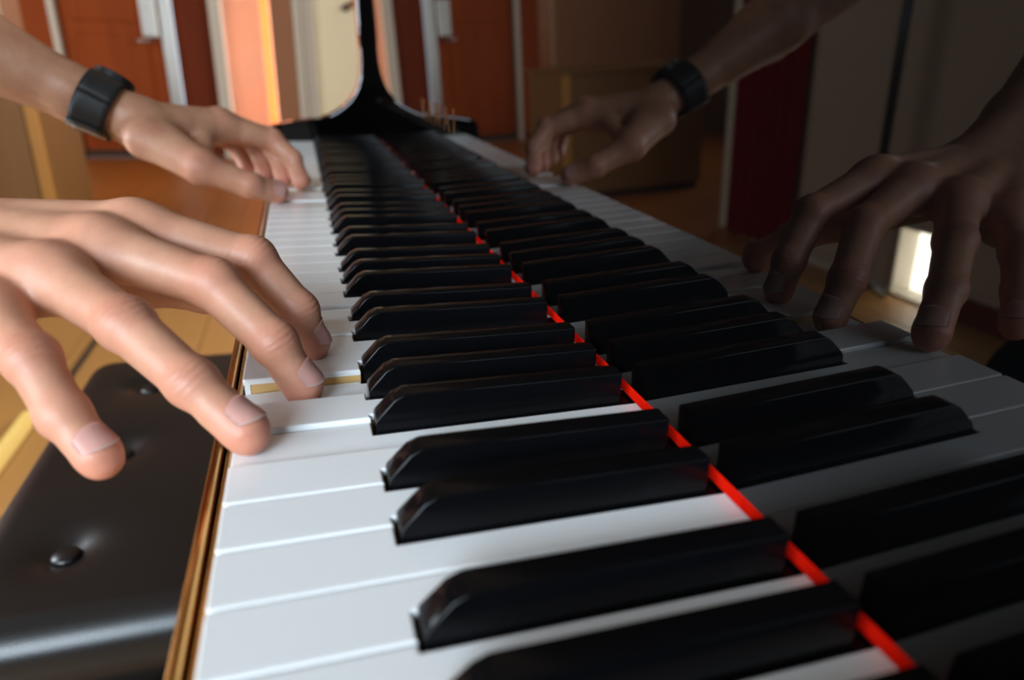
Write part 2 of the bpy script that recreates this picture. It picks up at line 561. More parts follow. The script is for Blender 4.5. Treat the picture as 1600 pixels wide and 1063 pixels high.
# ------------------------------------------------------------------ the piano
P = 23.5
YB, WB, YREAR = 52.2, 11.6, 155.4
YF = 160.6                                     # face of felt
S2, S3 = 2.19, 3.75
TILT = -0.0407
piano = empty('grand_piano', W(611, 600, fl_mm))
tag(piano, 'polished black grand piano with open keyboard and red felt strip', 'piano')

PIV = Vector((0, 0.235, 0))                    # balance point of the keys


def white_outline(lcut, rcut):
    """outline of a white key top, x from 0..P, cuts = how far a black key intrudes on each side"""
    g = 0.42
    pts = [(g, 0), (P - g, 0)]
    if rcut:
        pts += [(P - g, YB - 1.3), (P - rcut, YB - 1.3), (P - rcut, 175)]
    else:
        pts += [(P - g, 175)]
    if lcut:
        pts += [(lcut, 175), (lcut, YB - 1.3), (g, YB - 1.3)]
    else:
        pts += [(g, 175)]
    return pts


def white_key_mesh(lc, rc):
    bm = bmesh.new()
    o = white_outline(lc, rc)
    f = bm.faces.new([bm.verts.new((x / 1000 - P / 2000, y / 1000 - PIV.y, 0)) for x, y in o])
    # round the two front corners
    fv = [v for v in f.verts if abs(v.co.y + PIV.y) < 1e-6]
    bmesh.ops.bevel(bm, geom=fv, offset=0.0012, segments=3, affect='VERTICES', profile=0.5)
    f = bm.faces[:][0]
    top = list(f.edges)
    ret = bmesh.ops.extrude_face_region(bm, geom=[f])
    vs = [g for g in ret['geom'] if isinstance(g, bmesh.types.BMVert)]
    for v in vs:
        v.co.z -= 0.0026
    bm.verts.ensure_lookup_table()
    # the front apron under the lip
    x0, x1 = 0.0009 - P / 2000, P / 1000 - 0.0009 - P / 2000
    b = [bm.verts.new((x, yy - PIV.y, z)) for z in (-0.020, -0.0026) for yy in (0.0006, 0.0030) for x in (x0, x1)]
    for q in [(0, 2, 3, 1), (4, 5, 7, 6), (0, 1, 5, 4), (2, 6, 7, 3), (0, 4, 6, 2), (1, 3, 7, 5)]:
        bm.faces.new([b[i] for i in q])
    bmesh.ops.recalc_face_normals(bm, faces=bm.faces[:])
    te = [e for e in bm.edges if all(abs(v.co.z) < 1e-7 for v in e.verts)]
    bmesh.ops.bevel(bm, geom=te, offset=0.0007, segments=2, affect='EDGES', profile=0.5)
    me = bm_mesh(bm, 'white_key')
    me.materials.append(KEY_WHITE)
    return me


def stick_mesh(lc, rc):
    bm = bmesh.new()
    o = white_outline(lc, rc)
    pts = []
    for x, y in o:
        xx = x + (0.5 if x < P / 2 else -0.5)
        pts.append((xx / 1000 - P / 2000, max(y, 3.2) / 1000 - PIV.y))
    lo = [bm.verts.new((x, y, -0.022)) for x, y in pts]
    hi = [bm.verts.new((x, y, -0.0027)) for x, y in pts]
    bm.faces.new(lo)
    bm.faces.new(hi)
    for i in range(len(pts)):
        k = (i + 1) % len(pts)
        bm.faces.new((lo[i], lo[k], hi[k], hi[i]))
    bmesh.ops.recalc_face_normals(bm, faces=bm.faces[:])
    me = bm_mesh(bm, 'key_stick')
    me.materials.append(KEY_WOOD)
    return me


half = WB / 2 + 1.0
CUT = {'C': (0, half + S2), 'D': (half - S2, half - S2), 'E': (half + S2, 0), 'F': (0, half + S3),
       'G': (half - S3, half), 'A': (half, half - S3), 'B': (half + S3, 0)}
whites = {}
press = {('G', 6): 6.6, ('C', 6): 2.6, ('B', 6): 2.3, ('E', 6): 0.9, ('G', 3): 5.0, ('C', 4): 1.5}
order = 'CDEFGAB'
idx = 0
seq = [('A', 0), ('B', 0)] + [(n_, o_) for o_ in range(1, 8) for n_ in order] + [('C', 8)]
for i, (n_, o_) in enumerate(seq):
    cut = CUT[n_]
    if (n_, o_) == ('A', 0):
        cut = (0, cut[1])
    if (n_, o_) == ('C', 8):
        cut = (0, 0)
    if cut not in whites:
        whites[cut] = (white_key_mesh(*cut), stick_mesh(*cut))
    wm, sm = whites[cut]
    k = bpy.data.objects.new('white_key', wm)
    COL.objects.link(k)
    k.parent = piano
    k.matrix_parent_inverse = Matrix.Translation(piano.location).inverted()
    k.location = W(P * (i + 0.5), PIV.y * 1000, random.uniform(-0.12, 0.0))
    k.rotation_euler.x = math.atan2(press.get((n_, o_), 0.0), 235.0)
    s = bpy.data.objects.new('key_stick', sm)
    COL.objects.link(s)
    s.parent = k


def black_key_mesh():
    prof = [(0, -10), (0, 2.6), (0.5, 3.7), (7.2, 11.0)]
    for a in (20, 40, 60, 80):                       # rounded crown of the nose
        t = math.radians(a)
        prof.append((7.2 + 4.6 * math.sin(t) * 0.9 + 0.3, 11.0 + 1.9 * (1 - (1 - math.sin(t)) ** 1.3)))
    prof += [(15, 13.0), (YREAR - YB - 0.5, 12.8), (YREAR - YB, 12.3), (YREAR - YB, -10)]
    bm = bmesh.new()

    def hw(z):
        return (WB / 2 if z <= 0 else WB / 2 - 1.05 * min(1, z / 13.0))
    lo = [bm.verts.new((-hw(z) / 1000, (y + YB) / 1000 - PIV.y, z / 1000)) for y, z in prof]
    hi = [bm.verts.new((hw(z) / 1000, (y + YB) / 1000 - PIV.y, z / 1000)) for y, z in prof]
    f0 = bm.faces.new(lo)
    f1 = bm.faces.new(hi)
    nn = len(prof)
    for i in range(nn):
        bm.faces.new((lo[i], lo[(i + 1) % nn], hi[(i + 1) % nn], hi[i]))
    b = [bm.verts.new((x, yy - PIV.y, z)) for z in (-0.016, -0.0008) for yy in (YREAR / 1000 - 0.004, 0.178) for x in (-WB / 2000, WB / 2000)]
    for q in [(0, 2, 3, 1), (4, 5, 7, 6), (0, 1, 5, 4), (2, 6, 7, 3), (0, 4, 6, 2), (1, 3, 7, 5)]:
        bm.faces.new([b[i] for i in q])
    bmesh.ops.recalc_face_normals(bm, faces=bm.faces[:])
    ed = [e for e in (set(f0.edges) | set(f1.edges)) if max(v.co.z for v in e.verts) > 0.0028]
    bmesh.ops.bevel(bm, geom=ed, offset=0.0010, segments=3, affect='EDGES', profile=0.5, clamp_overlap=True)
    me = bm_mesh(bm, 'black_key')
    me.materials.append(KEY_BLACK)
    for p_ in me.polygons:
        p_.use_smooth = True
    try:
        me.set_sharp_from_angle(angle=math.radians(40))
    except Exception:
        pass
    return me


bkm = black_key_mesh()
BOFF = {'C#': P - S2, 'D#': 2 * P + S2, 'F#': 4 * P - S3, 'G#': 5 * P, 'A#': 6 * P + S3}
for o_ in range(0, 8):
    for n_, off in BOFF.items():
        if o_ == 0 and n_ != 'A#':
            continue
        xx = P * (2 + 7 * (o_ - 1)) + off
        k = bpy.data.objects.new('black_key', bkm)
        COL.objects.link(k)
        k.parent = piano
        k.matrix_parent_inverse = Matrix.Translation(piano.location).inverted()
        k.location = W(xx, PIV.y * 1000, 0)

# key bed below the keys, felt, fallboard
box('key_bed', -4, 1226, -2, 176, -60, -34, LACQUER, piano)
box('felt_strip', -3, 1225, YF - 0.5, YF + 9, 0.35, 5.6, FELT, piano, bevel=0.6)
fb_pts = []
for y_, z_ in ((160.2 + TILT * 5.9, 5.9), (160.2 + TILT * 262, 262), (176 + TILT * 262, 262), (176, 5.9)):
    fb_pts.append((y_, z_))
fallboard = prism('fallboard', fb_pts, 'x', -3, 1225, LACQUER, piano, bevel=0.8, seg=3)

# gold lettering, strokes proud of the fallboard
T = 3.6


def stroke(pts, base):
    """parallelogram strokes (x, z) -> solid letter part"""
    return pts


def letter(name, quads):
    bm = bmesh.new()
    for qd in quads:
        lo = [bm.verts.new(W(x, 160.2 + TILT * z - 0.15, z)) for x, z in qd]
        hi = [bm.verts.new(W(x, 160.2 + TILT * z + 0.3, z)) for x, z in qd]
        n4 = len(qd)
        bm.faces.new(lo)
        bm.faces.new(hi[::-1])
        for i in range(n4):
            bm.faces.new((lo[i], lo[(i + 1) % n4], hi[(i + 1) % n4], hi[i]))
    bmesh.ops.recalc_face_normals(bm, faces=bm.faces[:])
    return link(name, bm_mesh(bm), GOLD, fallboard)


def bar(xa, za, xb, zb, w):
    return [(xa - w / 2, za), (xa + w / 2, za), (xb + w / 2, zb), (xb - w / 2, zb)]


ZB, ZT = 76.0, 97.0
x = 508
letter('letter', [bar(x + 3.5, ZB, x + 3.5, ZT, 6.5), bar(x + 8, ZB + 10, x + 24, ZT, 6), bar(x + 13, ZB + 13, x + 27, ZB, 7)])
x = 543
for off in (0, 0):
    pass


def letA(x):
    letter('letter', [bar(x + 3, ZB, x + 15, ZT, 6), bar(x + 27, ZB, x + 15, ZT, 7.5), [(x + 8, ZB + 5.5), (x + 23, ZB + 5.5), (x + 21.5, ZB + 8.5), (x + 9.5, ZB + 8.5)]])


letA(541)
x = 577
letter('letter', [bar(x + 3, ZT, x + 11, ZB, 6.5), bar(x + 11, ZB, x + 21, ZT, 5.5), bar(x + 21, ZT, x + 29, ZB, 6.5), bar(x + 29, ZB, x + 39, ZT, 5.5)])
letA(623)
x = 664
letter('letter', [bar(x + 6, ZB, x + 6, ZT, 7)])

# arms with their hollowed profile
ARM = [(-26, -34), (-26, 12), (-22, 20), (-12, 25), (16, 31), (45, 34.5), (69, 38), (84, 43), (97, 50), (108, 57.5), (118, 66), (127, 78), (134, 91),
       (138, 108), (140, 128), (139.5, 150), (138, 170), (137, 209), (137, 250), (142, 258), (190, 262), (190, -34)]
prism('arm', ARM, 'x', -46, -4.2, LACQUER, piano, bevel=3.0, seg=3)
prism('arm', ARM, 'x', 1226.2, 1268, LACQUER, piano, bevel=3.0, seg=3)

# rail in front of the keys: two polished beads
bead = [(-10.4, -60), (-10.4, -15.5)]
for k in range(0, 11):
    a = math.pi - math.pi * k / 10
    bead.append((-7.7 + 2.7 * math.cos(a), -14.0 + 3.6 * math.sin(a)))
bead += [(-5.0, -15.5), (-4.7, -16.5), (-4.4, -15.5)]
for k in range(0, 9):
    a = math.pi - math.pi * k / 8
    bead.append((-2.75 + 1.65 * math.cos(a), -13.0 + 3.0 * math.sin(a)))
bead += [(-1.1, -16.5), (-1.1, -60)]
prism('key_slip', bead, 'x', -4, 1226, BRASS, piano, smooth=False)
box('key_bed_front', -46, 1268, -12, 30, -125, -60.2, LACQUER, piano, bevel=2)
box('key_bed_bottom', -46, 1268, 30, 1500, -125, -61, LACQUER, piano)

# case, lid, legs, pedals
rim = [(-46, 190.5), (1268, 190.5), (1268, 700), (1240, 900), (1080, 1050), (930, 1180), (800, 1400), (680, 1640), (500, 1760), (280, 1780),
       (80, 1700), (-40, 1540), (-46, 1300)]
prism('case', rim, 'z', -124, 240, LACQUER, piano, bevel=3)
prism('lid', [(a, b + (-18 if b < 200 else 0)) for a, b in rim], 'z', 262.5, 282, LACQUER, piano, bevel=4)
box('pin_block_cover', -40, 1262, 177, 420, 240.2, 262, LACQUER, piano)
for lx, ly in ((40, 330), (1180, 330), (350, 1600)):
    prism('leg', [(lx - 55, -125.2), (lx + 55, -125.2), (lx + 38, fl_mm + 40), (lx - 38, fl_mm + 40)], 'y', ly - 50, ly + 50, LACQUER, piano, bevel=4)
    tube('caster', [(lx, ly - 16, fl_mm + 20), (lx, ly + 16, fl_mm + 20)], 20, BRASS, piano)
lyre = box('pedal_lyre', 540, 680, 420, 470, -600, -125.2, LACQUER, piano, bevel=5)
for px_ in (570, 610, 650):
    box('pedal', px_ - 11, px_ + 11, 330, 430, -640, -632, BRASS, lyre, bevel=3)

# ------------------------------------------------------------------ the bench
bench = empty('piano_bench', W(552, -88, fl_mm))
tag(bench, 'black leather piano bench with button-tufted seat pushed under the keyboard', 'bench')
BX0, BX1, BY0, BY1, BZ = 288, 812, -262, 84, -252
BTN = [(712, -182), (552, -172), (392, -172), (712, -8), (552, -8), (392, -8)]


def cushion():
    nx, ny = 132, 88
    bm = bmesh.new()
    cx, cy = (BX0 + BX1) / 2, (BY0 + BY1) / 2
    hx, hy = (BX1 - BX0) / 2, (BY1 - BY0) / 2

    def warp(t):                                  # denser rows at the rim
        return math.sin(t * math.pi / 2) * 0.6 + t * 0.4
    grid = []
    for j in range(ny + 1):
        r_ = []
        for i in range(nx + 1):
            u, v = warp(-1 + 2 * i / nx), warp(-1 + 2 * j / ny)
            # square -> rounded square
            x_, y_ = u * hx, v * hy
            rc = 34
            ex, ey = abs(x_) - (hx - rc), abs(y_) - (hy - rc)
            edge = max(abs(x_) - hx, abs(y_) - hy) if (ex < 0 or ey < 0) else math.hypot(ex, ey) - rc
            if ex > 0 and ey > 0 and math.hypot(ex, ey) > rc:
                s_ = rc / math.hypot(ex, ey)
                x_ = math.copysign(hx - rc + ex * s_, x_)
                y_ = math.copysign(hy - rc + ey * s_, y_)
                edge = 0
            e = min(1.0, max(0.0, -edge / 30.0))
            z_ = BZ - 30 * (1 - math.sqrt(max(0, 1 - (1 - e) ** 2)))
            z_ += 5.0 * (1 - (u * u)) * (1 - v * v)
            for bx, by in BTN:
                d = math.hypot(x_ + cx - bx, y_ + cy - by)
                z_ -= 10.5 * math.exp(-(d / 21.0) ** 2) + 3.0 * math.exp(-(d / 55.0) ** 2)
            r_.append(bm.verts.new(W(x_ + cx, y_ + cy, z_)))
        grid.append(r_)
    for j in range(ny):
        for i in range(nx):
            bm.faces.new((grid[j][i], grid[j][i + 1], grid[j + 1][i + 1], grid[j + 1][i]))
    ring = grid[0][:] + [grid[j][nx] for j in range(1, ny + 1)] + grid[ny][nx - 1::-1] + [grid[j][0] for j in range(ny - 1, 0, -1)]
    low = [bm.verts.new(v.co + Vector((0, 0, -0.036))) for v in ring]
    nr = len(ring)
    for i in range(nr):
        bm.faces.new((ring[i], low[i], low[(i + 1) % nr], ring[(i + 1) % nr]))
    bm.faces.new(low)
    bmesh.ops.remove_doubles(bm, verts=bm.verts[:], dist=1e-6)
    bmesh.ops.recalc_face_normals(bm, faces=bm.faces[:])
    return bm_mesh(bm, 'seat_cushion')


seat = link('seat_cushion', cushion(), LEATHER, bench, True)
for bx, by in BTN:
    bm = bmesh.new()
    bmesh.ops.create_uvsphere(bm, u_segments=18, v_segments=10, radius=0.0115)
    for v in bm.verts:
        v.co.z *= 0.45
        v.co += W(bx, by, BZ - 7.5)
    link('button', bm_mesh(bm), LEATHER, seat, True)
tubepts = []
for k in range(64):
    t = 2 * math.pi * k / 63
    c_, s_ = math.cos(t), math.sin(t)
    n4 = (abs(c_) ** 6 + abs(s_) ** 6) ** (-1 / 6)
    tubepts.append(((BX0 + BX1) / 2 + 262.5 * c_ * n4, (BY0 + BY1) / 2 + 173.5 * s_ * n4, BZ - 66))
tube('piping', tubepts, 3.2, LEATHER, seat, n=8)
box('apron', BX0 + 8, BX1 - 8, BY0 + 8, BY1 - 8, BZ - 130, BZ - 68, LACQUER, bench, bevel=4)
for lx in (BX0 + 40, BX1 - 40):
    for ly in (BY0 + 40, BY1 - 40):
        prism('leg', [(lx - 24, BZ - 130.2), (lx + 24, BZ - 130.2), (lx + 16, fl_mm + 1), (lx - 16, fl_mm + 1)], 'y', ly - 20, ly + 20, LACQUER, bench, bevel=3)


# ------------------------------------------------------------------ organic shapes: distance field -> mesh
class Field:
    def __init__(self):
        self.groups = []            # (list of prims, k inside, k to base)

    def add(self, prims, k=4.0, kb=5.0):
        self.groups.append((prims, k, kb))


def prim_d(p, pr):
    a, b, r1, r2 = pr[0], pr[1], pr[2], pr[3]
    a = np.asarray(a, np.float32)
    b = np.asarray(b, np.float32)
    ba = b - a
    den = float(ba @ ba)
    pa = p - a
    t = np.clip((pa @ ba) / den, 0, 1) if den > 1e-6 else np.zeros(p.shape[:-1], np.float32)
    v = pa - t[..., None] * ba
    r = r1 + (r2 - r1) * t
    if len(pr) > 4 and pr[4] is not None:      # flattened cross section: (direction, factor)
        nd, fct = np.asarray(pr[4][0], np.float32), pr[4][1]
        nd = nd / np.linalg.norm(nd)
        c = v @ nd
        v = v + (c * (1.0 / fct - 1.0))[..., None] * nd
        return (np.sqrt((v * v).sum(-1)) - r) * (0.5 + 0.5 * fct)
    return np.sqrt((v * v).sum(-1)) - r


def smin(a, b, k):
    h = np.clip(0.5 + 0.5 * (b - a) / k, 0, 1)
    return b + (a - b) * h - k * h * (1 - h)


def eval_points(field, P):
    base = None
    out = None
    for gi, (prims, k, kb) in enumerate(field.groups):
        g = None
        for pr in prims:
            d = prim_d(P, pr)
            g = d if g is None else smin(g, d, k)
        if gi == 0:
            base = g
            out = g
        else:
            out = np.minimum(out, smin(base, g, kb))
    return out


def eval_grid(field, lo, hi, h, margin=18.0):
    ax = [np.arange(lo[i], hi[i] + h, h, dtype=np.float32) for i in range(3)]
    shape = tuple(len(a) for a in ax)
    BIG = np.float32(60.0)

    def group_field(prims, k):
        g = np.full(shape, BIG, np.float32)
        for pr in prims:
            a, b = np.asarray(pr[0]), np.asarray(pr[1])
            rm = max(pr[2], pr[3]) * (max(1.0, pr[4][1]) if len(pr) > 4 and pr[4] is not None else 1.0) + margin
            sl = []
            for i in range(3):
                i0 = max(0, int((min(a[i], b[i]) - rm - lo[i]) / h))
                i1 = min(shape[i], int((max(a[i], b[i]) + rm - lo[i]) / h) + 2)
                sl.append(slice(i0, max(i0, i1)))
            if any(s.stop <= s.start for s in sl):
                continue
            px, py, pz = np.meshgrid(ax[0][sl[0]], ax[1][sl[1]], ax[2][sl[2]], indexing='ij')
            d = prim_d(np.stack([px, py, pz], -1), pr)
            s3 = tuple(sl)
            g[s3] = smin(g[s3], d.astype(np.float32), k)
        return g
    base = group_field(field.groups[0][0], field.groups[0][1])
    out = base.copy()
    for prims, k, kb in field.groups[1:]:
        out = np.minimum(out, smin(base, group_field(prims, k), kb))
    return ax, out


def surface_nets(ax, F):
    nx, ny, nz = F.shape
    s = F < 0
    cnt = np.zeros((nx - 1, ny - 1, nz - 1), np.int8)
    for dx in (0, 1):
        for dy in (0, 1):
            for dz in (0, 1):
                cnt += s[dx:nx - 1 + dx, dy:ny - 1 + dy, dz:nz - 1 + dz]
    act = (cnt > 0) & (cnt < 8)
    I = np.argwhere(act)
    idx = np.full(act.shape, -1, np.int64)
    idx[act] = np.arange(len(I))
    acc = np.zeros((len(I), 3), np.float64)
    num = np.zeros(len(I), np.float64)
    corners = [(dx, dy, dz) for dx in (0, 1) for dy in (0, 1) for dz in (0, 1)]
    for c0 in corners:
        for axis in range(3):
            if c0[axis] == 1:
                continue
            c1 = list(c0)
            c1[axis] = 1
            f0 = F[I[:, 0] + c0[0], I[:, 1] + c0[1], I[:, 2] + c0[2]]
            f1 = F[I[:, 0] + c1[0], I[:, 1] + c1[1], I[:, 2] + c1[2]]
            cr = (f0 < 0) != (f1 < 0)
            t = f0[cr] / (f0[cr] - f1[cr])
            pt = np.tile(np.array(c0, np.float64), (cr.sum(), 1))
            pt[:, axis] += t
            acc[cr] += pt
            num[cr] += 1
    V = acc / num[:, None] + I
    h = ax[0][1] - ax[0][0]
    V = V * h + np.array([ax[0][0], ax[1][0], ax[2][0]])
    faces = []
    for axis in range(3):
        sl0 = [slice(None)] * 3
        sl1 = [slice(None)] * 3
        sl0[axis] = slice(0, -1)
        sl1[axis] = slice(1, None)
        a, b = s[tuple(sl0)], s[tuple(sl1)]
        E_ = np.argwhere(a != b)
        u, v = [(1, 2), (2, 0), (0, 1)][axis]
        ok = (E_[:, u] > 0) & (E_[:, v] > 0) & (E_[:, u] < F.shape[u] - 1) & (E_[:, v] < F.shape[v] - 1)
        E_ = E_[ok]
        inside = a[tuple(E_.T)]

        def cell(du, dv):
            c = E_.copy()
            c[:, u] += du
            c[:, v] += dv
            return idx[tuple(c.T)]
        q = np.stack([cell(-1, -1), cell(0, -1), cell(0, 0), cell(-1, 0)], 1)
        q[~inside] = q[~inside][:, ::-1]
        faces.append(q)
    Fc = np.concatenate(faces)
    Fc = Fc[(Fc >= 0).all(1)]
    return V, Fc


def relax(V, Fc, it=3, lam=0.5):
    e = np.concatenate([Fc[:, [0, 1]], Fc[:, [1, 2]], Fc[:, [2, 3]], Fc[:, [3, 0]]])
    e = np.concatenate([e, e[:, ::-1]])
    deg = np.bincount(e[:, 0], minlength=len(V)).astype(float)[:, None]
    for k in range(it * 2):
        S = np.zeros_like(V)
        for c in range(3):
            S[:, c] = np.bincount(e[:, 0], weights=V[e[:, 1], c], minlength=len(V))
        l = lam if k % 2 == 0 else -lam * 0.9
        V = V + l * (S / np.maximum(deg, 1) - V)
    return V


def field_mesh(name, field, lo, hi, h, relax_it=3, margin=18.0):
    ax, Fg = eval_grid(field, lo, hi, h, margin)
    V, Fc = surface_nets(ax, Fg)
    V = relax(V, Fc, relax_it)
    me = bpy.data.meshes.new(name)
    Wv = V / 1000.0
    Wv[:, 2] += FLOOR
    me.vertices.add(len(V))
    me.vertices.foreach_set('co', Wv.ravel())
    me.loops.add(len(Fc) * 4)
    me.loops.foreach_set('vertex_index', Fc.ravel().astype(np.int32))
    me.polygons.add(len(Fc))
    me.polygons.foreach_set('loop_start', np.arange(0, len(Fc) * 4, 4, dtype=np.int32))
    me.polygons.foreach_set('loop_total', np.full(len(Fc), 4, np.int32))
    me.polygons.foreach_set('use_smooth', np.ones(len(Fc), bool))
    me.update(calc_edges=True)
    me.validate()
    return me, V


def A3(*v):
    return np.array(v, float)


def unit(v):
    return v / np.linalg.norm(v)


# ------------------------------------------------------------------ the player
person = empty('person', W(850, -690, fl_mm))
tag(person, 'player in dark clothes reaching both bare forearms over the keys', 'person')

# finger joints: knuckle, middle joint, end joint, centre of the tip (keyboard mm)
RH = {
    'index': [A3(927, -38, 60.5), A3(934, 8, 46.5), A3(941.5, 26, 23), A3(942, 31, 6.5)],
    'middle': [A3(944, -50, 57), A3(958, -7, 43), A3(976.5, 16, 21.5), A3(979, 26, 2.3)],
    'ring': [A3(963, -63, 51), A3(991, -34, 39), A3(1011, -11.5, 22.5), A3(1023, 6.0, 7.2)],
    'pinky': [A3(979, -80, 43), A3(1005, -61, 34), A3(1018, -51, 18), A3(1028, -40, 6.5)],
    'thumb': [A3(914, -92, 44), A3(892, -54, 27), A3(882, -22, 16), A3(885, 6, 7.5)],
}
RW = A3(930, -128, 57)            # wrist centre
RE = A3(868, -345, 182)           # elbow
LH = {
    'index': [A3(477, -42, 66), A3(462, 4, 50), A3(471, 23, 31), A3(485, 30, 10)],
    'middle': [A3(455, -46, 67), A3(440, -4, 50), A3(450, 8, 30), A3(464, 12, 11)],
    'ring': [A3(435, -54, 62), A3(417, -20, 46), A3(426, -11, 28), A3(440, -8, 12)],
    'pinky': [A3(417, -66, 54), A3(402, -42, 42), A3(405, -33, 27), A3(414, -28, 15)],
    'thumb': [A3(536, -104, 58), A3(563, -56, 36), A3(562, -16, 19), A3(547, 7, 9.5)],
}
LW = A3(508, -122, 72)
LE = A3(500, -345, 196)
FR = {'index': (11.6, 10.0, 8.9, 8.0), 'middle': (12.2, 10.5, 9.3, 8.3), 'ring': (11.6, 10.0, 8.9, 8.2),
      'pinky': (10.2, 8.7, 7.9, 7.1), 'thumb': (15.0, 12.0, 10.8, 9.6)}


def tip_axes(j):
    d = unit(j[3] - j[2])
    f0 = unit(j[1] - j[0])
    lat = unit(np.cross(f0, A3(0, 0, 1)))
    return d, unit(np.cross(lat, d))


def hand_field(H, Wc, Ec, side, sc, thumb_dor):
    """side: +1 when the thumb lies towards +x of the palm"""
    f = Field()
    mean = sum(H[k][0] for k in ('index', 'middle', 'ring', 'pinky')) / 4
    fwd = unit(mean - Wc)
    across = unit(H['index'][0] - H['pinky'][0])
    up = unit(np.cross(across, fwd))
    if up[2] < 0:
        up = -up
    arm = unit(Wc - Ec)
    wa = unit(across - (across @ arm) * arm)
    prims = []
    offs = {'index': 15, 'middle': 5, 'ring': -6, 'pinky': -16}
    for k in ('index', 'middle', 'ring', 'pinky'):
        st_ = Wc + across * offs[k] * sc + fwd * 6
        r_ = FR[k][0] * sc
        kn = H[k][0]
        prims.append((st_ - up * 1, kn - up * 3.0, 15.5 * sc, r_ * 1.08))
        # soft belly of the palm
        prims.append((st_ * 0.6 + kn * 0.4 - up * 9, st_ * 0.15 + kn * 0.85 - up * 7.5, 11 * sc, 10 * sc))
        prims.append((kn + up * 1.2, kn + up * 1.0 + fwd * 2, r_ * 0.74, r_ * 0.68))        # knuckle
        prims.append((st_ + up * 8.0 * sc + fwd * 10, kn + up * 5.5 * sc - fwd * 6, 5.0 * sc, 4.4 * sc))      # tendon ridge
    th = H['thumb']
    prims.append((Wc + across * 12 * sc + fwd * 12 - up * 5, th[1], 17 * sc, 12.5 * sc))                   # thenar
    prims.append((th[0], H['index'][0] * 0.62 + Wc * 0.38 - up * 6, 13 * sc, 11 * sc))
    prims.append((th[1], H['index'][0] * 0.8 + Wc * 0.2 - up * 7, 8 * sc, 8.5 * sc))                            # web
    prims.append((Wc - across * 14 * sc + fwd * 14 - up * 8, H['pinky'][0] - up * 8 - fwd * 12, 13 * sc, 11 * sc))  # hypothenar
    # wrist and forearm: flattened
    L = np.linalg.norm(Ec - Wc)
    for s_ in (-1, 1):
        prims.append((Wc + wa * 11 * s_ * sc + fwd * 8, Wc + wa * 12 * s_ * sc - arm * 45, 18.5 * sc, 19.5 * sc))
        prims.append((Wc + wa * 12 * s_ * sc - arm * 45, Wc + wa * 15 * s_ * sc - arm * (L * 0.62), 19.5 * sc, 32 * sc))
        prims.append((Wc + wa * 15 * s_ * sc - arm * (L * 0.62), Ec + wa * 10 * s_, 32 * sc, 33 * sc))
    prims.append((Wc - wa * 19 * sc - arm * 18 + up * 9, Wc - wa * 19 * sc - arm * 26 + up * 9, 8 * sc, 8 * sc))  # ulna head
    f.add(prims, 9.0)
    for k in ('index', 'middle', 'ring', 'pinky', 'thumb'):
        j = H[k]
        r = [v * sc for v in FR[k]]
        d, dor = tip_axes(j)
        if k == 'thumb':
            dor = unit(thumb_dor - (thumb_dor @ d) * d)
        g = []
        if k != 'thumb':
            g.append((j[0], j[1], r[0], r[1] * 0.97))
            m1 = (j[0] + j[1]) / 2
        else:
            g.append((j[0], j[1], r[0], r[1]))
            g.append((j[1], j[2], r[1] * 0.96, r[2] * 0.98))
        if k != 'thumb':
            g.append((j[1], j[2], r[1] * 0.98, r[2] * 0.99))
        g.append((j[1], j[1] + d * 0.01 + A3(0, 0, 0.6), r[1] * 1.025, r[1] * 1.025))
        g.append((j[2], j[2] + A3(0, 0, 0.3), r[2] * 1.03, r[2] * 1.03))
        g.append((j[2], j[3], r[2] * 0.97, r[3], (dor, 0.93)))
        g.append((j[3], j[3] + d * 2.2 - dor * 1.0, r[3] * 0.98, r[3] * 0.82))
        g.append((j[2] * 0.45 + j[3] * 0.55 - dor * 1.6, j[3] - dor * 1.6, r[3] * 0.86, r[3] * 0.86))   # finger pad
        f.add(g, 3.0, 7.0 if k != 'thumb' else 10.0)
    return f, fwd, across, up, arm, wa


def skin_attributes(me, V, H, sc):
    n = len(V)
    flush = np.zeros(n)
    knu = np.zeros(n)
    fold = np.zeros(n)
    for k, j in H.items():
        d, dor = tip_axes(j)
        r = [v * sc for v in FR[k]]
        dt = np.linalg.norm(V - (j[3] + d * 3), axis=1)
        flush = np.maximum(flush, np.clip(1 - dt / (r[3] * 2.6), 0, 1))
        for ji in (1, 2):
            a = unit(j[ji + 1] - j[ji])
            b = unit(j[ji] - j[ji - 1])
            dr = b - a
            dr = unit(dr) if np.linalg.norm(dr) > 0.08 else dor
            c = j[ji] + dr * r[ji]
            t = unit(a + b)
            rel = V - c
            s_ = rel @ t
            lat = np.linalg.norm(rel - np.outer(s_, t), axis=1)
            ext = 6.5 if ji == 1 else 4.5
            w_ = np.exp(-(s_ / ext) ** 2) * np.exp(-(lat / (r[ji] * 0.85)) ** 2)
            upd = w_ > knu
            fold[upd] = (s_[upd] * 2.3) + lat[upd] * 0.25
            knu = np.maximum(knu, w_)
            flush = np.maximum(flush, 0.55 * np.exp(-(np.linalg.norm(V - j[ji], axis=1) / (r[ji] * 1.5)) ** 2))
        flush = np.maximum(flush, 0.5 * np.exp(-(np.linalg.norm(V - j[0], axis=1) / 16) ** 2))
    for nm, arr in (('flush', flush), ('knuckle', knu), ('fold', fold)):
        at = me.attributes.new(nm, 'FLOAT', 'POINT')
        at.data.foreach_set('value', arr.astype(np.float32))


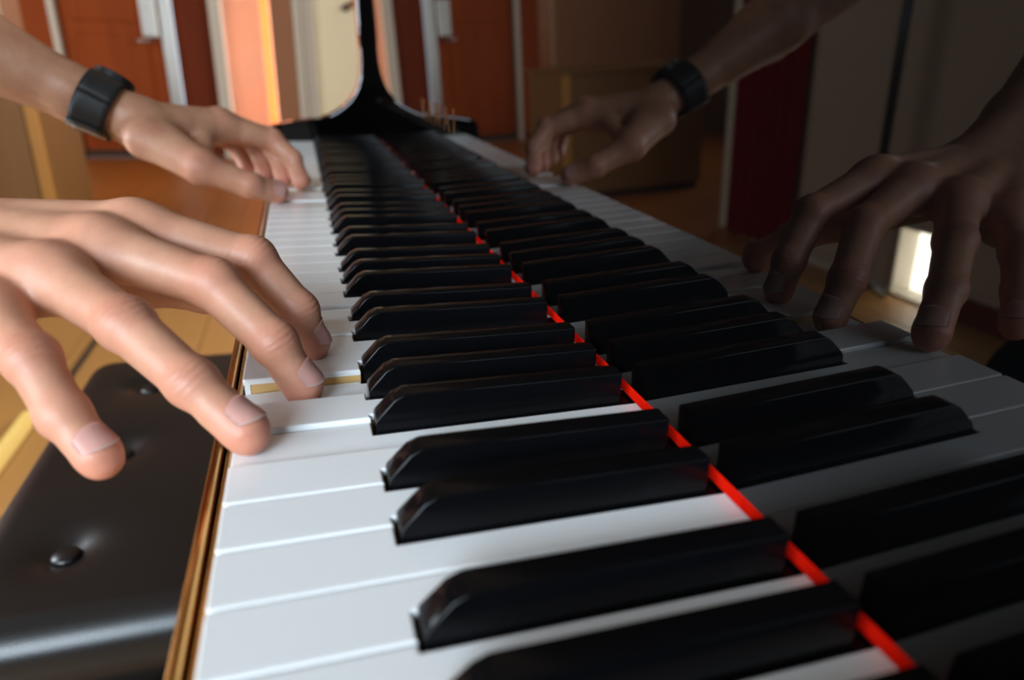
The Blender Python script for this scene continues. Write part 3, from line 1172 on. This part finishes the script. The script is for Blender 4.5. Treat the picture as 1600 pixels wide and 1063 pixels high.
def nails(H, sc, parent, thumb_dor, fld):
    twist = {'ring': math.radians(-14), 'pinky': math.radians(-6)} if H is RH else {}
    for k, j in H.items():
        d, dor = tip_axes(j)
        if k == 'thumb':
            dor = unit(thumb_dor - (thumb_dor @ d) * d)
        lat = np.cross(d, dor)
        r = FR[k][3] * sc
        bm = bmesh.new()
        nu, nv = 11, 11
        g = []
        ln = 12.6 * sc * (0.85 if k == 'pinky' else 1.0)
        for b in range(nv + 1):
            v = b / nv
            row_ = []
            for a in range(nu + 1):
                u = -1 + 2 * a / nu
                # rounded free edge and cuticle
                s_ = (-ln * 0.84 + ln * v) + (abs(u) ** 2.2) * (2.4 * (1 - v) - 3.2 * v)
                ph = u * math.radians(50) + twist.get(k, 0.0)
                o_ = j[3] + d * min(s_, 2.5) - dor * 2.0
                dv = unit(lat * math.sin(ph) + dor * math.cos(ph) + d * max(0.0, s_ - 2.5) / (r + 1))
                ts = np.arange(2.0, r + 8, 0.1)
                dd = eval_points(fld, (o_[None, :] + ts[:, None] * dv[None, :]).astype(np.float32))
                pt = o_ + dv * (ts[int(np.argmax(dd > 0))] + (0.45 + 0.25 * v) * (1.0 - 0.75 * abs(u) ** 4))
                row_.append(bm.verts.new(W(*pt)))
            g.append(row_)
        for b in range(nv):
            for a in range(nu):
                f_ = bm.faces.new((g[b][a], g[b][a + 1], g[b + 1][a + 1], g[b + 1][a]))
                f_.material_index = 1 if b >= nv - 1 else 0
        bmesh.ops.solidify(bm, geom=bm.faces[:], thickness=0.0005)
        bmesh.ops.recalc_face_normals(bm, faces=bm.faces[:])
        link('fingernail', bm_mesh(bm), [NAIL, NAILTIP], parent, True)


SCR, SCL = 0.98, 1.12
TDR = A3(-0.75, -0.2, 0.62)
TDL = A3(0.72, -0.15, 0.66)
fR, fwdR, acR, upR, armR, waR = hand_field(RH, RW, RE, -1, SCR, TDR)
fL, fwdL, acL, upL, armL, waL = hand_field(LH, LW, LE, 1, SCL, TDL)
meR, VR = field_mesh('right_arm', fR, A3(800, -400, -12), A3(1045, 50, 245), 1.15)
skin_attributes(meR, VR, RH, SCR)
armRo = link('right_arm', meR, SKIN, person)
nails(RH, SCR, armRo, TDR, fR)
meL, VL = field_mesh('left_arm', fL, A3(385, -400, -12), A3(600, 55, 250), 1.3)
skin_attributes(meL, VL, LH, SCL)
armLo = link('left_arm', meL, SKIN, person)
nails(LH, SCL, armLo, TDL, fL)

# rest of the body, out of the picture: shirt, trousers, head
SR, SL_ = A3(975, -520, 425), A3(650, -515, 425)
NECK, PELV = A3(815, -545, 490), A3(850, -725, 40)
fs = Field()
fs.add([(PELV + A3(0, 10, 40), NECK + A3(0, -20, -70), 120, 118, (A3(0, 1, 0.35), 0.78)),
        (PELV + A3(-60, 0, 20), SL_ + A3(70, 0, -50), 88, 78), (PELV + A3(60, 0, 20), SR + A3(-60, 0, -50), 88, 78),
        (SL_, SR, 66, 66), (NECK + A3(0, -10, -40), NECK + A3(0, 6, 6), 62, 56),
        (SL_, SL_ * 0.3 + LE * 0.7, 60, 50), (SR, SR * 0.3 + RE * 0.7, 60, 50)], 30)
meS, _ = field_mesh('shirt', fs, A3(430, -900, -120), A3(1120, -330, 620), 8.0, margin=60)
link('shirt', meS, SHIRT, person)
fa = Field()
fa.add([(LE, SL_ * 0.55 + LE * 0.45, 34, 42)], 6)
meA, _ = field_mesh('left_upper_arm', fa, A3(430, -520, 120), A3(660, -280, 420), 4.0, margin=40)
link('left_upper_arm', meA, SKIN, person)
fa = Field()
fa.add([(RE, SR * 0.55 + RE * 0.45, 34, 42)], 6)
meA, _ = field_mesh('right_upper_arm', fa, A3(800, -560, 120), A3(1030, -280, 420), 4.0, margin=40)
link('right_upper_arm', meA, SKIN, person)
ft = Field()
KL, KR, AL, AR = A3(724, -540, -285), A3(930, -600, -300), A3(735, -650, -640), A3(935, -700, -640)
ft.add([(PELV + A3(-60, 0, 0), PELV + A3(60, 0, 0), 112, 112), (PELV + A3(-70, 0, -20), KL, 92, 66), (PELV + A3(70, 0, -20), KR, 92, 66),
        (KL, AL, 64, 52), (KR, AR, 64, 52)], 30)
meT, _ = field_mesh('trousers', ft, A3(600, -900, -705), A3(1100, -520, 180), 8.0, margin=60)
link('trousers', meT, JEANS, person)
fh = Field()
HC = A3(805, -470, 640)
fh.add([(HC, HC + A3(0, -28, 18), 76, 82), (HC + A3(0, 30, -40), HC + A3(0, 22, -78), 52, 40), (NECK + A3(0, 0, 0), HC + A3(0, -10, -40), 54, 50),
        (HC + A3(0, 78, -8), HC + A3(0, 92, -26), 8, 12), (HC + A3(-78, -10, -10), HC + A3(-82, -14, -30), 12, 8),
        (HC + A3(78, -10, -10), HC + A3(82, -14, -30), 12, 8), (HC + A3(-20, 70, -58), HC + A3(20, 70, -58), 7, 7)], 14)
meH, _ = field_mesh('head', fh, A3(680, -660, 440), A3(930, -350, 780), 4.0, margin=50)
head = link('head', meH, SKIN, person)
for s_ in (-1, 1):
    bm = bmesh.new()
    bmesh.ops.create_uvsphere(bm, u_segments=14, v_segments=10, radius=0.012)
    for v in bm.verts:
        v.co += W(HC[0] + 30 * s_, HC[1] + 66, HC[2] + 4)
    link('eye', bm_mesh(bm), PAINTGREY, head, True)
fhh = Field()
fhh.add([(HC + A3(0, -12, 24), HC + A3(0, -42, 26), 83, 86), (HC + A3(0, -60, -20), HC + A3(0, -56, -50), 62, 48)], 14)
meHH, _ = field_mesh('hair', fhh, A3(680, -680, 540), A3(930, -360, 800), 5.0, margin=50)
link('hair', meHH, HAIR, head)
for ax_ in (AL, AR):
    fo = Field()
    fo.add([(ax_ + A3(0, -20, -38), ax_ + A3(0, 170, -50), 42, 30, (A3(0, 0, 1), 0.9))], 6)
    meF, _ = field_mesh('shoe', fo, ax_ + A3(-70, -90, -80), ax_ + A3(70, 230, 30), 5.0, margin=50)
    link('shoe', meF, SHOE, person)

# ------------------------------------------------------------------ wristwatch on the left wrist
watch = empty('wristwatch', W(*(LW - armL * 22)))
tag(watch, 'black leather strap wristwatch worn on the left wrist', 'wristwatch')
WC = LW - armL * 24
wu = unit(np.cross(armL, waL))
if wu[2] < 0:
    wu = -wu
NA = 72


def wrist_r(s_, ang, off):
    """radius of the arm at distance s_ along the arm in direction ang"""
    dvec = waL * math.cos(ang) + wu * math.sin(ang)
    ts = np.arange(8, 60, 0.25)
    pts = (WC + armL * s_)[None, :] + ts[:, None] * dvec[None, :]
    dd = eval_points(fL, pts.astype(np.float32))
    k = np.argmax(dd > 0)
    return ts[k] + off


def strap_mesh(a0, a1, half_w, t0, t1, nseg=60, ns=6):
    bm = bmesh.new()
    ri, ro = [], []
    for i in range(nseg + 1):
        ang = a0 + (a1 - a0) * i / nseg
        ci, co = [], []
        rmax = max(wrist_r(s_, ang, 0) for s_ in (-half_w, 0, half_w))
        for k in range(ns + 1):
            s_ = -half_w + 2 * half_w * k / ns
            dvec = waL * math.cos(ang) + wu * math.sin(ang)
            rr = 0.5 * rmax + 0.5 * wrist_r(s_, ang, 0)
            crown = 0.5 * (1 - (2 * k / ns - 1) ** 2)
            ci.append(bm.verts.new(W(*(WC + armL * s_ + dvec * (rr + t0)))))
            co.append(bm.verts.new(W(*(WC + armL * s_ + dvec * (rr + t1 + crown)))))
        ri.append(ci)
        ro.append(co)
    for i in range(nseg):
        for k in range(ns):
            bm.faces.new((ro[i][k], ro[i][k + 1], ro[i + 1][k + 1], ro[i + 1][k]))
            bm.faces.new((ri[i][k], ri[i + 1][k], ri[i + 1][k + 1], ri[i][k + 1]))
        bm.faces.new((ri[i][0], ro[i][0], ro[i + 1][0], ri[i + 1][0]))
        bm.faces.new((ri[i][ns], ri[i + 1][ns], ro[i + 1][ns], ro[i][ns]))
    for e_ in (0, nseg):
        for k in range(ns):
            bm.faces.new((ri[e_][k], ri[e_][k + 1], ro[e_][k + 1], ro[e_][k]))
    bmesh.ops.recalc_face_normals(bm, faces=bm.faces[:])
    return bm_mesh(bm)


strap = link('strap', strap_mesh(0, 2 * math.pi, 14.0, 0.3, 3.2), STRAP, watch, True)
link('stitching', strap_mesh(math.radians(-60), math.radians(30), 0.6, 3.3, 3.95, 24, 2), THREAD, strap, True)
link('strap_keeper', strap_mesh(math.radians(-66), math.radians(-48), 15.2, 3.2, 5.4, 6, 4), STRAP, strap, True)
link('buckle', strap_mesh(math.radians(-92), math.radians(-72), 15.6, 3.4, 5.6, 6, 4), STEEL, strap, True)
rtop = wrist_r(0, math.pi / 2, 0)
bm = bmesh.new()
bmesh.ops.create_cone(bm, cap_ends=True, segments=40, radius1=0.0185, radius2=0.0185, depth=0.010)
bmesh.ops.bevel(bm, geom=[e for e in bm.edges if abs(e.verts[0].co.z - e.verts[1].co.z) < 1e-6], offset=0.0015, segments=2, affect='EDGES')
rot = Matrix((Vector(waL), Vector(np.cross(wu, waL)), Vector(wu))).transposed().to_4x4()
rot.translation = W(*(WC + wu * (rtop + 6)))
bm.transform(rot)
link('watch_case', bm_mesh(bm), DARKMETAL, watch)
